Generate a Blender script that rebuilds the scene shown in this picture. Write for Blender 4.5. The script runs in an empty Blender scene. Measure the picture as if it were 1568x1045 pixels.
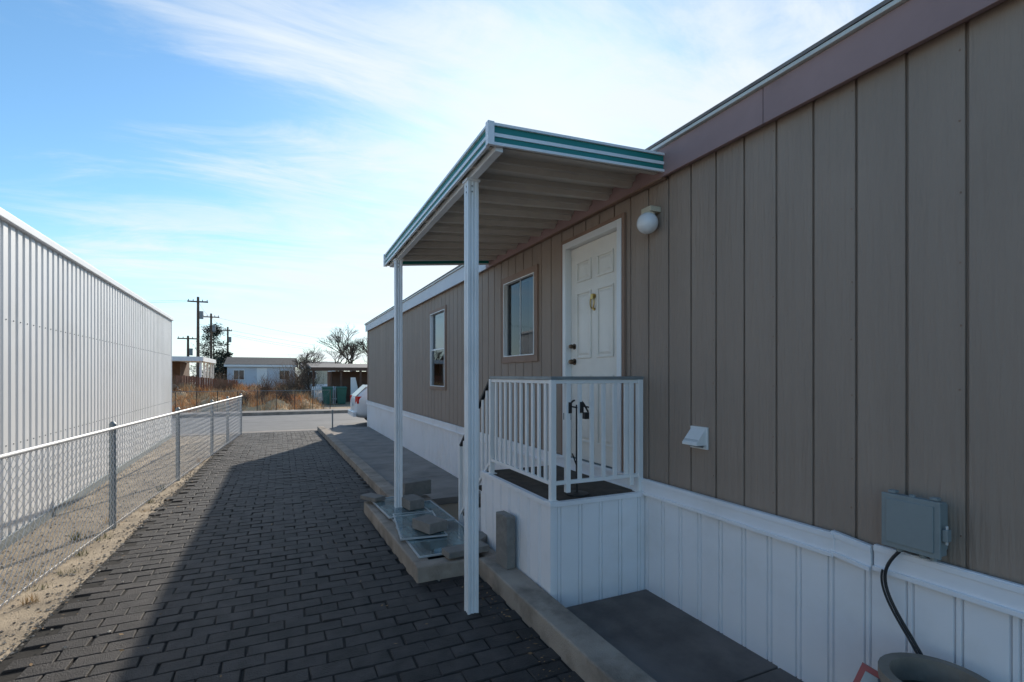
import bpy, math, random
from mathutils import Vector, Matrix, Euler
random.seed(7)
R=random.random
def U(a,b): return a+(b-a)*random.random()
scene=bpy.context.scene
scene.view_settings.view_transform='Standard'
scene.view_settings.look='None'
scene.view_settings.exposure=0
EYE=1.69

# ------------------------------------------------------------------ materials
def mat(name,col,rough=0.7,var=0.12,vscale=3.0,bump=0.0,bscale=60.0,stretch=(1,1,1),metal=0.0,
        dirt=None,dirt_amt=0.0,dirt_scale=1.2,island=0.0,spec=0.5,bdist=0.01):
    m=bpy.data.materials.new(name); m.use_nodes=True
    nt=m.node_tree; N=nt.nodes; L=nt.links
    p=N['Principled BSDF']; p.inputs['Roughness'].default_value=rough
    p.inputs['Metallic'].default_value=metal
    p.inputs['Specular IOR Level'].default_value=spec
    tc=N.new('ShaderNodeTexCoord'); mp=N.new('ShaderNodeMapping'); mp.inputs['Scale'].default_value=stretch
    L.new(tc.outputs['Object'],mp.inputs['Vector'])
    n=N.new('ShaderNodeTexNoise'); n.inputs['Scale'].default_value=vscale; n.inputs['Detail'].default_value=6
    L.new(mp.outputs[0],n.inputs['Vector'])
    mr=N.new('ShaderNodeMapRange'); mr.inputs['From Min'].default_value=0.3; mr.inputs['From Max'].default_value=0.7
    mr.inputs['To Min'].default_value=1-var; mr.inputs['To Max'].default_value=1+var
    L.new(n.outputs['Fac'],mr.inputs['Value'])
    val=mr.outputs[0]
    if island>0:
        g=N.new('ShaderNodeNewGeometry'); m2=N.new('ShaderNodeMapRange')
        m2.inputs['To Min'].default_value=1-island; m2.inputs['To Max'].default_value=1+island
        L.new(g.outputs['Random Per Island'],m2.inputs['Value'])
        mm=N.new('ShaderNodeMath'); mm.operation='MULTIPLY'
        L.new(val,mm.inputs[0]); L.new(m2.outputs[0],mm.inputs[1]); val=mm.outputs[0]
    vm=N.new('ShaderNodeVectorMath'); vm.operation='SCALE'; vm.inputs[0].default_value=col[:3]
    L.new(val,vm.inputs['Scale'])
    out=vm.outputs[0]
    if dirt is not None:
        n2=N.new('ShaderNodeTexNoise'); n2.inputs['Scale'].default_value=dirt_scale; n2.inputs['Detail'].default_value=10
        n2.inputs['Roughness'].default_value=0.65
        L.new(tc.outputs['Object'],n2.inputs['Vector'])
        r2=N.new('ShaderNodeMapRange'); r2.inputs['From Min'].default_value=0.48; r2.inputs['From Max'].default_value=0.72
        r2.inputs['To Max'].default_value=dirt_amt
        L.new(n2.outputs['Fac'],r2.inputs['Value'])
        mx=N.new('ShaderNodeMix'); mx.data_type='RGBA'
        L.new(r2.outputs[0],mx.inputs['Factor']); L.new(out,mx.inputs['A']); mx.inputs['B'].default_value=(*dirt,1)
        out=mx.outputs['Result']
    L.new(out,p.inputs['Base Color'])
    if bump>0:
        n3=N.new('ShaderNodeTexNoise'); n3.inputs['Scale'].default_value=bscale; n3.inputs['Detail'].default_value=5
        L.new(mp.outputs[0],n3.inputs['Vector'])
        b=N.new('ShaderNodeBump'); b.inputs['Strength'].default_value=bump; b.inputs['Distance'].default_value=bdist
        L.new(n3.outputs['Fac'],b.inputs['Height']); L.new(b.outputs[0],p.inputs['Normal'])
    return m

def glass_mat(name,transp=0.5,ior=1.5,refl_tint=0.0):
    m=bpy.data.materials.new(name); m.use_nodes=True
    nt=m.node_tree; N=nt.nodes; L=nt.links
    N.remove(N['Principled BSDF']); o=N['Material Output']
    tr=N.new('ShaderNodeBsdfTransparent'); tr.inputs[0].default_value=(transp,transp*1.05,transp*1.08,1)
    gl=N.new('ShaderNodeBsdfGlossy'); gl.inputs['Roughness'].default_value=0.02; gl.inputs[0].default_value=(.9,.95,1,1)
    fr=N.new('ShaderNodeFresnel'); fr.inputs['IOR'].default_value=ior
    base=tr.outputs[0]
    if refl_tint>0:
        df=N.new('ShaderNodeBsdfDiffuse'); df.inputs[0].default_value=(.34,.47,.47,1)  # blue-green diffuse paints reflections into the clear cover
        nz=N.new('ShaderNodeTexNoise'); nz.inputs['Scale'].default_value=5; nz.inputs['Detail'].default_value=8
        r=N.new('ShaderNodeMapRange'); r.inputs['From Min'].default_value=.35; r.inputs['From Max'].default_value=.7; r.inputs['To Min'].default_value=refl_tint*.4; r.inputs['To Max'].default_value=min(1,refl_tint*1.5)
        L.new(nz.outputs['Fac'],r.inputs['Value'])
        m0=N.new('ShaderNodeMixShader'); L.new(r.outputs[0],m0.inputs[0]); L.new(base,m0.inputs[1]); L.new(df.outputs[0],m0.inputs[2]); base=m0.outputs[0]
    mx=N.new('ShaderNodeMixShader'); L.new(fr.outputs[0],mx.inputs[0]); L.new(base,mx.inputs[1]); L.new(gl.outputs[0],mx.inputs[2])
    L.new(mx.outputs[0],o.inputs[0]); return m

M={}
M['siding']=mat('siding_taupe',(0.325,0.250,0.198),0.72,0.07,1.5,0.85,10,(3,3,0.30),dirt=(0.255,0.195,0.152),dirt_amt=0.5,dirt_scale=0.8,bdist=.014)
M['fascia']=mat('fascia_mauve',(0.33,0.215,0.205),0.7,0.08,2,0.15,30,dirt=(0.23,0.15,0.145),dirt_amt=0.5)
M['fascia_l']=mat('fascia_grey_skylit',(0.55,0.56,0.60),0.5,0.06,2)  # grey metal, with sky light on the far fascia painted into the colour
M['drip']=mat('drip_edge',(0.6,0.6,0.56),0.4,0.08,5)
M['roof']=mat('roof_shingle',(0.2,0.18,0.17),0.9,0.25,8,0.4,80)
M['trimb']=mat('trim_tan',(0.28,0.18,0.13),0.7,0.12,4,0.2,40)
M['vinyl']=mat('vinyl_white',(0.85,0.85,0.87),0.4,0.03,1.2,0.05,20,dirt=(0.60,0.56,0.50),dirt_amt=0.3,dirt_scale=1.6)
M['white']=mat('white_paint',(0.82,0.82,0.81),0.4,0.04,3,dirt=(0.6,0.58,0.54),dirt_amt=0.25,dirt_scale=3)
M['door']=mat('door_paint',(0.85,0.80,0.72),0.4,0.03,2,dirt=(0.6,0.55,0.48),dirt_amt=0.3,dirt_scale=2.5)
M['brass']=mat('brass',(0.50,0.34,0.12),0.3,0.1,20,metal=1)
M['bronze']=mat('bronze_knob',(0.14,0.10,0.07),0.35,0.1,20,metal=1)
M['black']=mat('black_iron',(0.015,0.015,0.017),0.5,0.2,20)
M['darkin']=mat('dark_interior',(0.02,0.022,0.025),0.8)
M['blind']=mat('blinds',(0.28,0.30,0.31),0.7,0.05,4)
M['teal']=mat('teal_stripe',(0.01,0.20,0.18),0.35,0.06,4)
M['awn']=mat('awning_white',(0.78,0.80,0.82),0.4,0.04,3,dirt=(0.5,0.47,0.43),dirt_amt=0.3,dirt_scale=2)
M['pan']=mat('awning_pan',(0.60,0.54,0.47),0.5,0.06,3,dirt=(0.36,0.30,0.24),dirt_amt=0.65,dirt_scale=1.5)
M['conc']=mat('concrete',(0.33,0.28,0.23),0.9,0.2,4,0.7,100,dirt=(0.14,0.115,0.09),dirt_amt=0.8,dirt_scale=3.5)
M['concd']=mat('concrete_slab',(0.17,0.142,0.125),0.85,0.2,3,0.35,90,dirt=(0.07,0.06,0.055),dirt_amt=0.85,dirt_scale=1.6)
M['concl']=mat('concrete_walk',(0.27,0.235,0.205),0.85,0.16,3,0.3,90,dirt=(0.12,0.11,0.10),dirt_amt=0.6,dirt_scale=1.6)
M['block']=mat('cinder_block',(0.24,0.225,0.205),0.95,0.2,8,0.9,120,dirt=(.12,.11,.10),dirt_amt=.6,dirt_scale=9)
M['paver']=mat('charcoal_paver',(0.040,0.0355,0.034),0.66,0.34,9,0.9,120,island=0.26,dirt=(0.088,0.074,0.066),dirt_amt=0.6,dirt_scale=2.3,bdist=.012,spec=.38)
M['joint']=mat('paver_joint',(0.018,0.016,0.014),0.95,0.4,20,0.3,100)
M['sand']=mat('sand_gravel',(0.40,0.325,0.235),0.95,0.25,3,0.9,90,dirt=(0.19,0.155,0.12),dirt_amt=0.8,dirt_scale=4)
M['pebble']=mat('pebbles',(0.35,0.31,0.26),0.9,0.2,10,island=0.6)
M['ground']=mat('dry_ground',(0.30,0.22,0.14),0.95,0.25,0.4,0.4,10,dirt=(0.18,0.14,0.09),dirt_amt=0.7,dirt_scale=0.15)
M['asph']=mat('street_asphalt',(0.17,0.165,0.16),0.85,0.12,2,0.3,80,dirt=(0.24,0.23,0.215),dirt_amt=0.6,dirt_scale=0.6)
M['galv']=mat('galvanized',(0.55,0.56,0.57),0.45,0.1,10,metal=0.35)
M['galvpost']=mat('fence_post_grey',(0.24,0.27,0.28),0.5,0.15,10,metal=0.3)
M['alu']=mat('aluminium_frame',(0.40,0.43,0.44),0.4,0.15,10)
M['corr']=mat('corrugated_white',(0.68,0.69,0.70),0.45,0.04,1.0,dirt=(0.5,0.49,0.47),dirt_amt=0.4,dirt_scale=0.9)
M['corrtrim']=mat('metal_trim_white',(0.72,0.73,0.75),0.4,0.05,2)
M['greymetal']=mat('grey_box_plastic',(0.24,0.28,0.285),0.5,0.08,6,dirt=(.15,.17,.175),dirt_amt=.4,dirt_scale=6)
M['wood']=mat('weathered_pole',(0.12,0.085,0.06),0.9,0.25,3,0.3,20)
M['bark']=mat('bark',(0.10,0.075,0.055),0.95,0.3,6)
M['conifer']=mat('conifer_needles',(0.030,0.042,0.028),0.9,0.3,1.5,island=0.5)
M['drygrass']=mat('dry_grass',(0.60,0.31,0.12),0.95,0.3,1.2,island=0.4)
M['palegrass']=mat('pale_grass',(0.58,0.42,0.24),0.95,0.3,1.2,island=0.35)
M['brush']=mat('brush_twigs',(0.20,0.13,0.085),0.95,0.3,1.2,island=0.4)
M['weed']=mat('weed_leaf',(0.09,0.11,0.03),0.9,0.2,5,island=0.4)
M['carw']=mat('car_white',(0.78,0.79,0.80),0.25,0.02,1)
M['carg']=mat('car_silver',(0.45,0.47,0.5),0.25,0.02,1,metal=0.5)
M['carglass']=mat('car_glass',(0.03,0.035,0.04),0.08,0.02,1)
M['tail']=mat('tail_light',(0.6,0.02,0.02),0.2,0.05,5)
M['tyre']=mat('tyre',(0.02,0.02,0.02),0.9,0.1,5)
M['hub']=mat('hubcap',(0.5,0.5,0.5),0.3,0.1,5,metal=0.8)
M['bluehouse']=mat('house_paint_pale',(0.60,0.64,0.69),0.7,0.05,1)
M['brownwall']=mat('shed_brown',(0.11,0.065,0.045),0.85,0.2,2)
M['redwood']=mat('redwood_fence',(0.25,0.10,0.06),0.85,0.2,2,island=0.2)
M['darkroof']=mat('dark_roof',(0.09,0.085,0.08),0.9,0.2,4)
M['bin']=mat('bin_green',(0.015,0.11,0.08),0.5,0.1,3)
M['glass']=glass_mat('window_glass',.5,1.5)
M['wellcover']=glass_mat('well_cover_plastic',.75,1.6,.5)
M['pot']=mat('pot_wood',(0.24,0.20,0.16),0.8,0.2,8,0.3,40)
M['soil']=mat('soil',(0.05,0.04,0.03),0.95,0.3,20,0.8,60)
M['redpl']=mat('red_plastic',(0.40,0.10,0.10),0.4,0.1,5)
M['carpet']=mat('deck_carpet',(0.085,0.065,0.05),0.95,0.25,10,0.5,200)
M['globe']=mat('globe_glass',(0.78,0.79,0.80),0.2,0.03,5)
M['beige']=mat('beige_plastic',(0.55,0.50,0.38),0.5,0.05,5)
M['hills']=mat('distant_bare_trees',(0.13,0.11,0.10),0.95,0.2,0.4,island=0.3)
M['leafd']=mat('dead_leaves',(0.22,0.14,0.07),0.9,0.2,5,island=0.5)

# ------------------------------------------------------------------ builder
def empty(name,loc=(0,0,0)):
    e=bpy.data.objects.new(name,None); e.location=loc; scene.collection.objects.link(e); return e
class B:
    def __init__(s): s.v=[];s.f=[];s.m=[];s.mats=[]
    def mi(s,k):
        if k not in s.mats: s.mats.append(k)
        return s.mats.index(k)
    def add(s,vs,fs,k):
        o=len(s.v); s.v+= [tuple(v) for v in vs]; i=s.mi(k)
        for f in fs: s.f.append([o+a for a in f]); s.m.append(i)
    def box(s,x0,x1,y0,y1,z0,z1,k):
        s.add([(x0,y0,z0),(x1,y0,z0),(x1,y1,z0),(x0,y1,z0),(x0,y0,z1),(x1,y0,z1),(x1,y1,z1),(x0,y1,z1)],
              [(0,3,2,1),(4,5,6,7),(0,1,5,4),(1,2,6,5),(2,3,7,6),(3,0,4,7)],k)
    def obox(s,c,size,rot,k,ch=0.0,jit=0.0):
        Rm=Euler(rot).to_matrix(); c=Vector(c); a,b,d=[q/2 for q in size]
        J=[(U(-jit,jit),U(-jit,jit)) for _ in range(4)]
        base=[(-1,-1),(1,-1),(1,1),(-1,1)]
        vs=[c+Rm@Vector((sx*a+j[0],sy*b+j[1],-d)) for (sx,sy),j in zip(base,J)]
        if ch<=0:
            vs+=[c+Rm@Vector((sx*a+j[0],sy*b+j[1],d)) for (sx,sy),j in zip(base,J)]
            s.add(vs,[(0,3,2,1),(4,5,6,7),(0,1,5,4),(1,2,6,5),(2,3,7,6),(3,0,4,7)],k)
        else:
            vs+=[c+Rm@Vector((sx*a+j[0],sy*b+j[1],d-ch)) for (sx,sy),j in zip(base,J)]
            vs+=[c+Rm@Vector((sx*(a-ch)+j[0],sy*(b-ch)+j[1],d)) for (sx,sy),j in zip(base,J)]
            s.add(vs,[(0,3,2,1),(8,9,10,11),(0,1,5,4),(1,2,6,5),(2,3,7,6),(3,0,4,7),(4,5,9,8),(5,6,10,9),(6,7,11,10),(7,4,8,11)],k)
    def quad(s,a,b,c,d,k): s.add([a,b,c,d],[(0,1,2,3)],k)
    def beam(s,p0,p1,w,h,k):
        p0=Vector(p0);p1=Vector(p1);d=(p1-p0).normalized()
        up=Vector((0,0,1)) if abs(d.z)<0.95 else Vector((0,1,0))
        sd=d.cross(up).normalized(); up=sd.cross(d)
        vs=[]
        for p in (p0,p1):
            for a,b in ((-1,-1),(1,-1),(1,1),(-1,1)): vs.append(p+sd*a*w/2+up*b*h/2)
        s.add(vs,[(0,1,2,3),(7,6,5,4),(0,4,5,1),(1,5,6,2),(2,6,7,3),(3,7,4,0)],k)
    def tube(s,p0,p1,r,k,n=8,r1=None):
        p0=Vector(p0);p1=Vector(p1);d=(p1-p0).normalized(); r1=r if r1 is None else r1
        up=Vector((0,0,1)) if abs(d.z)<0.95 else Vector((0,1,0))
        a=d.cross(up).normalized(); b=a.cross(d)
        vs=[]
        for p,rr in ((p0,r),(p1,r1)):
            for i in range(n):
                t=2*math.pi*i/n; vs.append(p+(a*math.cos(t)+b*math.sin(t))*rr)
        fs=[(i,(i+1)%n,n+(i+1)%n,n+i) for i in range(n)]+[tuple(range(n))[::-1],tuple(range(n,2*n))]
        s.add(vs,fs,k)
    def path(s,pts,r,k,n=6):
        for a,b in zip(pts[:-1],pts[1:]): s.tube(a,b,r,k,n)
    def lathe(s,c,prof,k,n=24):
        c=Vector(c);vs=[]
        for r,z in prof:
            for i in range(n):
                t=2*math.pi*i/n; vs.append(c+Vector((r*math.cos(t),r*math.sin(t),z)))
        fs=[]
        for j in range(len(prof)-1):
            for i in range(n): fs.append((j*n+i,j*n+(i+1)%n,(j+1)*n+(i+1)%n,(j+1)*n+i))
        s.add(vs,fs,k)
    def prism(s,poly,z0,z1,k):
        n=len(poly); vs=[(x,y,z0) for x,y in poly]+[(x,y,z1) for x,y in poly]
        s.add(vs,[tuple(range(n))[::-1],tuple(range(n,2*n))]+[(i,(i+1)%n,n+(i+1)%n,n+i) for i in range(n)],k)
    def ribbed(s,p0,p1,z0,z1,k,start,pitch,prof,inward):
        p0=Vector(p0);p1=Vector(p1);Ln=(p1-p0).length;d=(p1-p0)/Ln; inw=Vector(inward)
        pts=[(0,0)]; g=start
        while g<Ln:
            for du,dep in prof:
                if 0<g+du<Ln: pts.append((g+du,dep))
            g+=pitch
        pts.append((Ln,0))
        vs=[]
        for t,dep in pts:
            q=p0+d*t+inw*dep; vs+=[(q.x,q.y,z0),(q.x,q.y,z1)]
        s.add(vs,[(2*i,2*i+2,2*i+3,2*i+1) for i in range(len(pts)-1)],k)
    def done(s,name,parent=None,bevel=0,smooth=False):
        me=bpy.data.meshes.new(name); me.from_pydata(s.v,[],s.f); me.update()
        for k in s.mats: me.materials.append(M[k])
        me.polygons.foreach_set('material_index',s.m)
        if smooth: me.polygons.foreach_set('use_smooth',[True]*len(me.polygons))
        o=bpy.data.objects.new(name,me); scene.collection.objects.link(o)
        if parent: o.parent=parent
        if bevel>0:
            md=o.modifiers.new('bevel','BEVEL'); md.width=bevel; md.segments=2; md.limit_method='ANGLE'
        return o

# ------------------------------------------------------------------ camera
cd=bpy.data.cameras.new('camera'); cam=bpy.data.objects.new('camera',cd); scene.collection.objects.link(cam)
cd.lens=17.5; cd.sensor_width=36; cd.shift_y=0.0342; cd.clip_end=3000; cd.clip_start=0.05
cam.location=(0,0,EYE); cam.rotation_euler=(math.radians(90),0,math.radians(-24.9))
scene.camera=cam

# ------------------------------------------------------------------ light
sv=Vector((3.3,6.2,3.36)).normalized()
el=math.asin(sv.z); az=math.atan2(sv.x,sv.y)
sd=bpy.data.lights.new('sun','SUN'); sd.energy=5.0; sd.angle=math.radians(0.5); sd.color=(1,0.91,0.78)
so=bpy.data.objects.new('sun',sd); so.rotation_euler=sv.to_track_quat('Z','Y').to_euler(); scene.collection.objects.link(so); so.location=(20,30,20)
w=bpy.data.worlds.new('World'); scene.world=w; w.use_nodes=True
nt=w.node_tree;N=nt.nodes;L=nt.links
bg=N['Background']; bg.inputs['Strength'].default_value=0.15
sky=N.new('ShaderNodeTexSky'); sky.sky_type='NISHITA'; sky.sun_disc=False; sky.sun_elevation=el; sky.sun_rotation=az
sky.air_density=1.0; sky.dust_density=0.3; sky.ozone_density=2.0
tc=N.new('ShaderNodeTexCoord'); sx=N.new('ShaderNodeSeparateXYZ'); L.new(tc.outputs['Generated'],sx.inputs[0])
def math_(op,a,b=None,clamp=False):
    n=N.new('ShaderNodeMath'); n.operation=op; n.use_clamp=clamp
    for i,q in enumerate((a,b)):
        if q is None: continue
        if isinstance(q,(int,float)): n.inputs[i].default_value=q
        else: L.new(q,n.inputs[i])
    return n.outputs[0]
def mrange(v,a,b,c,d,smooth=True):
    n=N.new('ShaderNodeMapRange'); n.interpolation_type='SMOOTHSTEP' if smooth else 'LINEAR'
    for nm,q in (('From Min',a),('From Max',b),('To Min',c),('To Max',d)): n.inputs[nm].default_value=q
    L.new(v,n.inputs['Value']); return n.outputs[0]
zc=math_('ADD',math_('MAXIMUM',sx.outputs[2],0.0),0.14)
ux=math_('DIVIDE',sx.outputs[0],zc); uy=math_('DIVIDE',sx.outputs[1],zc)
cx=N.new('ShaderNodeCombineXYZ'); L.new(ux,cx.inputs[0]); L.new(uy,cx.inputs[1])
def noise(scale,rot,loc,sc,det,rough,dist):
    mp=N.new('ShaderNodeMapping'); mp.inputs['Rotation'].default_value=(0,0,math.radians(rot)); mp.inputs['Scale'].default_value=sc
    mp.inputs['Location'].default_value=loc
    L.new(cx.outputs[0],mp.inputs['Vector'])
    n1=N.new('ShaderNodeTexNoise'); n1.inputs['Scale'].default_value=scale; n1.inputs['Detail'].default_value=det; n1.inputs['Roughness'].default_value=rough; n1.inputs['Distortion'].default_value=dist
    L.new(mp.outputs[0],n1.inputs['Vector']); return n1.outputs['Fac']
na=noise(0.85,28,(4.1,2.6,0),(0.5,1.1,1),10,.58,.6)
nb=noise(2.0,20,(1.1,7.6,0),(0.55,1.3,1),9,.64,1.0)
dt=N.new('ShaderNodeVectorMath'); dt.operation='DOT_PRODUCT'; L.new(tc.outputs['Generated'],dt.inputs[0]); dt.inputs[1].default_value=sv
bias=math_('MULTIPLY',math_('SUBTRACT',dt.outputs['Value'],0.79),0.50)
f=math_('ADD',math_('ADD',math_('MULTIPLY',na,.58),math_('MULTIPLY',nb,.42)),bias)
cl=mrange(f,0.42,0.64,0.0,0.95)
hz=mrange(sx.outputs[2],0.0,0.26,0.65,0.0)
fac=math_('SUBTRACT',1.0,math_('MULTIPLY',math_('SUBTRACT',1.0,cl),math_('SUBTRACT',1.0,hz)))
tint=N.new('ShaderNodeMix'); tint.data_type='RGBA'; tint.blend_type='MULTIPLY'; tint.inputs['Factor'].default_value=1
L.new(sky.outputs[0],tint.inputs['A']); tint.inputs['B'].default_value=(0.86,1.16,1.26,1)
mx=N.new('ShaderNodeMix'); mx.data_type='RGBA'; L.new(fac,mx.inputs['Factor']); L.new(tint.outputs['Result'],mx.inputs['A'])
mx.inputs['B'].default_value=(6.0,6.5,6.9,1)
L.new(mx.outputs['Result'],bg.inputs['Color'])

# ------------------------------------------------------------------ ground
b=B(); b.quad((-900,-600,-0.03),(900,-600,-0.03),(900,1500,-0.03),(-900,1500,-0.03),'ground'); b.done('ground')
b=B(); b.prism([(-4.2,-4),(-1.0,-4),(-1.0,16.6),(-4.2,16.6)],-0.06,-0.008,'sand'); b.done('sand_strip')
b=B(); b.prism([(-60,17.1),(60,17.1),(60,24.2),(-60,24.2)],-0.08,-0.02,'asph')
pts=[(-60,20.4),(-20,20.6),(0,20.5),(20,20.7),(60,20.5)]
for (x0_,y0_),(x1_,y1_) in zip(pts[:-1],pts[1:]): b.quad((x0_,y0_,-.016),(x1_,y1_,-.016),(x1_,y1_+.03,-.016),(x0_,y0_+.03,-.016),'joint')
b.done('street')
b=B()
b.box(-60,60,16.62,17.1,-0.05,0.006,'concl'); b.box(-60,60,24.2,24.4,-0.05,0.11,'conc'); b.box(-60,60,24.4,25.6,-0.05,0.10,'concl')
b.done('sidewalk',bevel=0.02)
def xl(y): return -1.60+0.024*(y)
b=B(); b.prism([(xl(-4),-4),(1.56,-4),(1.56,6.3),(1.3,6.35),(1.1,16.6),(xl(16.6),16.6)],-0.05,-0.006,'joint')
y=-3.5; row=0; PW=0.225; PD=0.135
while y<16.5:
    off=(row%2)*PW/2+U(-.012,.012)
    x=-1.9+off
    while x<1.6:
        xc=x+PW/2
        xr=1.52 if y<4 else (0.97 if y<6.3 else 1.24-0.024*(y-6.3))
        if xc-PW/2>xl(y)-0.02-0.03*R() and xc<xr+0.08:
            g=0.004+0.005*R()
            b.obox((xc,y+PD/2,-0.020+0.006*math.sin(x*2.1+y*1.3)+U(-0.003,0.003)),(PW-g,PD-g,0.05),(U(-.028,.028),U(-.016,.016),U(-.018,.018)),'paver',ch=0.005,jit=.005)
        x+=PW+ (0.005 if int((x+10)/PW)%2==0 else 0)
    y+=PD; row+=1
b.done('paver_driveway')
b=B()
for i in range(4200):
    yy=U(1.5,16.4); xx=U(-2.7,xl(yy)+0.03)
    if R()<0.35: xx=xl(yy)-abs(random.gauss(0,0.10))+0.05
    if R()<0.05: xx=xl(yy)+abs(random.gauss(0,.2))
    r=U(0.004,0.014)
    c=Vector((xx,yy,(-0.006 if xx<xl(yy) else .006)+r*0.3))
    pts=[c+Vector((U(.7,1.2)*r*a,U(.7,1.2)*r*bb,U(.5,.8)*r*cc)) for a,bb,cc in ((1,0,0),(-1,0,0),(0,1,0),(0,-1,0),(0,0,1),(0,0,-1))]
    b.add(pts,[(0,2,4),(2,1,4),(1,3,4),(3,0,4),(2,0,5),(1,2,5),(3,1,5),(0,3,5)],'pebble')
b.done('gravel')
b=B()
for i in range(460):
    q=R()
    if q<.55: yy=U(3,15); xx=xl(yy)+random.gauss(-.08,.14)
    elif q<.8: yy=U(1.5,4); xx=1.47-abs(random.gauss(0,.08))
    else: yy=U(2,15); xx=U(-1.3,1)
    s=U(.006,.02); a=U(0,6.28); c=Vector((xx,yy,.018)); d1=Vector((math.cos(a),math.sin(a),U(-.2,.3)))*s; d2=Vector((-math.sin(a),math.cos(a),U(-.2,.5)))*s*.5
    b.add([c-d1,c+d2,c+d1,c-d2],[(0,1,2),(0,2,3)],'leafd')
b.done('dead_leaves')
def tuft(b,c,n,h,r,k,lean=0.5,wd=1.0):
    c=Vector(c)
    for i in range(n):
        a=U(0,6.28); rr=r*R()**0.6; p=c+Vector((math.cos(a)*rr,math.sin(a)*rr,0))
        hh=h*U(.45,1); a2=U(0,6.28); ln=lean*hh*R(); q=p+Vector((math.cos(a2)*ln,math.sin(a2)*ln,hh))
        wv=Vector((math.cos(a2+1.5),math.sin(a2+1.5),0))*h*U(.015,.04)*wd
        b.add([p-wv,p+wv,q],[(0,1,2)],k)
b=B()
for (xx,yy) in [(-1.72,6.0),(-1.7,4.9),(-1.62,8.9),(-1.9,5.6),(-1.55,7.6),(-1.5,10.4),(-1.78,7.2),(-1.66,5.5),(-1.85,4.5),(-1.68,6.5),(-1.6,8.1),(-1.75,5.2),(-1.45,11.5),(-1.9,6.6)]:
    tuft(b,(xx,yy,-0.01),45,U(.05,.13),U(.05,.1),'weed' if R()<.5 else 'palegrass',1.0)
b.done('weeds')

# ------------------------------------------------------------------ mobile home
home=empty('mobile_home')
XW=2.60; Y0=-4.0; Y1=16.9
TOP=3.20; BOT=0.86
gp=[(-0.0075,0),(-0.006,0.014),(0.006,0.014),(0.0075,0)]
G0=1.086; GP=0.2205
def wall(b,ya,yb,za,zb):
    st=(G0-ya)%GP
    b.ribbed((XW,ya),(XW,yb),za,zb,'siding',st,GP,gp,(1,0))
b=B()
DY0,DY1,DZ=3.44,4.27,2.95
W1=(4.97,5.81,1.93,2.86); W2=(8.35,9.26,1.50,2.86)
wall(b,Y0,DY0,BOT,TOP); wall(b,DY0,DY1,DZ,TOP); wall(b,DY1,W1[0],BOT,TOP)
wall(b,W1[0],W1[1],BOT,W1[2]); wall(b,W1[0],W1[1],W1[3],TOP)
wall(b,W1[1],W2[0],BOT,TOP); wall(b,W2[0],W2[1],BOT,W2[2]); wall(b,W2[0],W2[1],W2[3],TOP); wall(b,W2[1],Y1,BOT,TOP)
b.box(2.78,7.2,Y0,Y1-0.005,0.3,3.38,'siding')
b.box(2.62,2.78,Y1-0.02,Y1-0.005,0.3,3.3,'siding')
b.box(2.585,2.66,Y1-0.09,Y1+0.012,0.9,3.17,'trimb')
b.done('walls',home)
b=B()
for g in range(-3,50):
    yy=G0+GP*g+0.022
    for zz in [1.0,1.3,1.6,1.9,2.2,2.5,2.8,3.1]:
        if (DY0-.1<yy<DY1+.1) or (W1[0]-.1<yy<W1[1]+.1 and 1.8<zz<3) or (W2[0]-.1<yy<W2[1]+.1 and 1.4<zz<3): continue
        z2=zz+U(-.05,.05)
        if g%2==0 and R()<.8: b.tube((XW+0.001,yy+U(-.004,.004),z2),(XW-0.0015,yy,z2),0.0045,'trimb',6)
b.done('nail_heads',home)
b=B()
b.box(2.56,2.7,Y0,Y1+0.05,3.172,3.19,'fascia')
b.box(2.53,2.557,Y0,2.0,3.15,3.36,'fascia')
b.box(2.5305,2.5575,2.004,6.3,3.151,3.36,'fascia')
b.box(2.53,2.557,6.304,Y1+0.05,3.15,3.36,'fascia_l')
b.box(2.505,2.6,Y0,Y1+0.07,3.362,3.385,'drip')
b.done('fascia',home,bevel=0.003)
b=B()
for (xa,za,xb,zb) in ((2.50,3.387,4.9,3.95),(4.9,3.95,7.3,3.387)):
    b.add([(xa,Y0,za),(xb,Y0,zb),(xb,Y1+.08,zb),(xa,Y1+.08,za),(xa,Y0,za+.02),(xb,Y0,zb+.02),(xb,Y1+.08,zb+.02),(xa,Y1+.08,za+.02)],
      [(0,3,2,1),(4,5,6,7),(0,1,5,4),(2,3,7,6),(3,0,4,7),(1,2,6,5)],'roof')
b.add([(2.6,Y1-.01,3.36),(7.2,Y1-.01,3.36),(4.9,Y1-.01,3.94)],[(0,1,2)],'siding')
b.done('roof',home)
b=B()
sp=[(-0.019,0),(-0.014,0.017),(-0.008,0.0),(0.008,0.0),(0.014,0.017),(0.019,0)]
def skirt(b,p0,p1,z0,z1,inw,start=0.06): b.ribbed(p0,p1,z0,z1,'vinyl',start,0.178,sp,inw)
skirt(b,(2.575,Y0),(2.575,Y1),-0.02,0.79,(1,0),start=0.12)
b.box(2.6,2.62,Y0,Y1,-.02,.85,'darkin')
b.quad((2.58,Y1,0),(7.2,Y1,0),(7.2,Y1,.9),(2.58,Y1,.9),'vinyl')
b.done('skirting',home)
b=B()
def trim(ya,yb,dx=0,dz=0,tilt=0):
    z0,z1=0.772+dz,0.892+dz
    for (xa,xb,za,zb) in ((2.553-dx,2.574,z0,z1),(2.538-dx,2.5525-dx,z0,z0+.022),(2.546-dx,2.5525-dx,z1-.03,z1-.004)):
        vs=[]
        for yy,t in ((ya,0),(yb,tilt)):
            vs+=[(xa,yy,za+t),(xb,yy,za+t),(xb,yy,zb+t),(xa,yy,zb+t)]
        b.add(vs,[(0,1,2,3),(7,6,5,4),(0,4,5,1),(1,5,6,2),(2,6,7,3),(3,7,4,0)],'vinyl')
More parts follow.
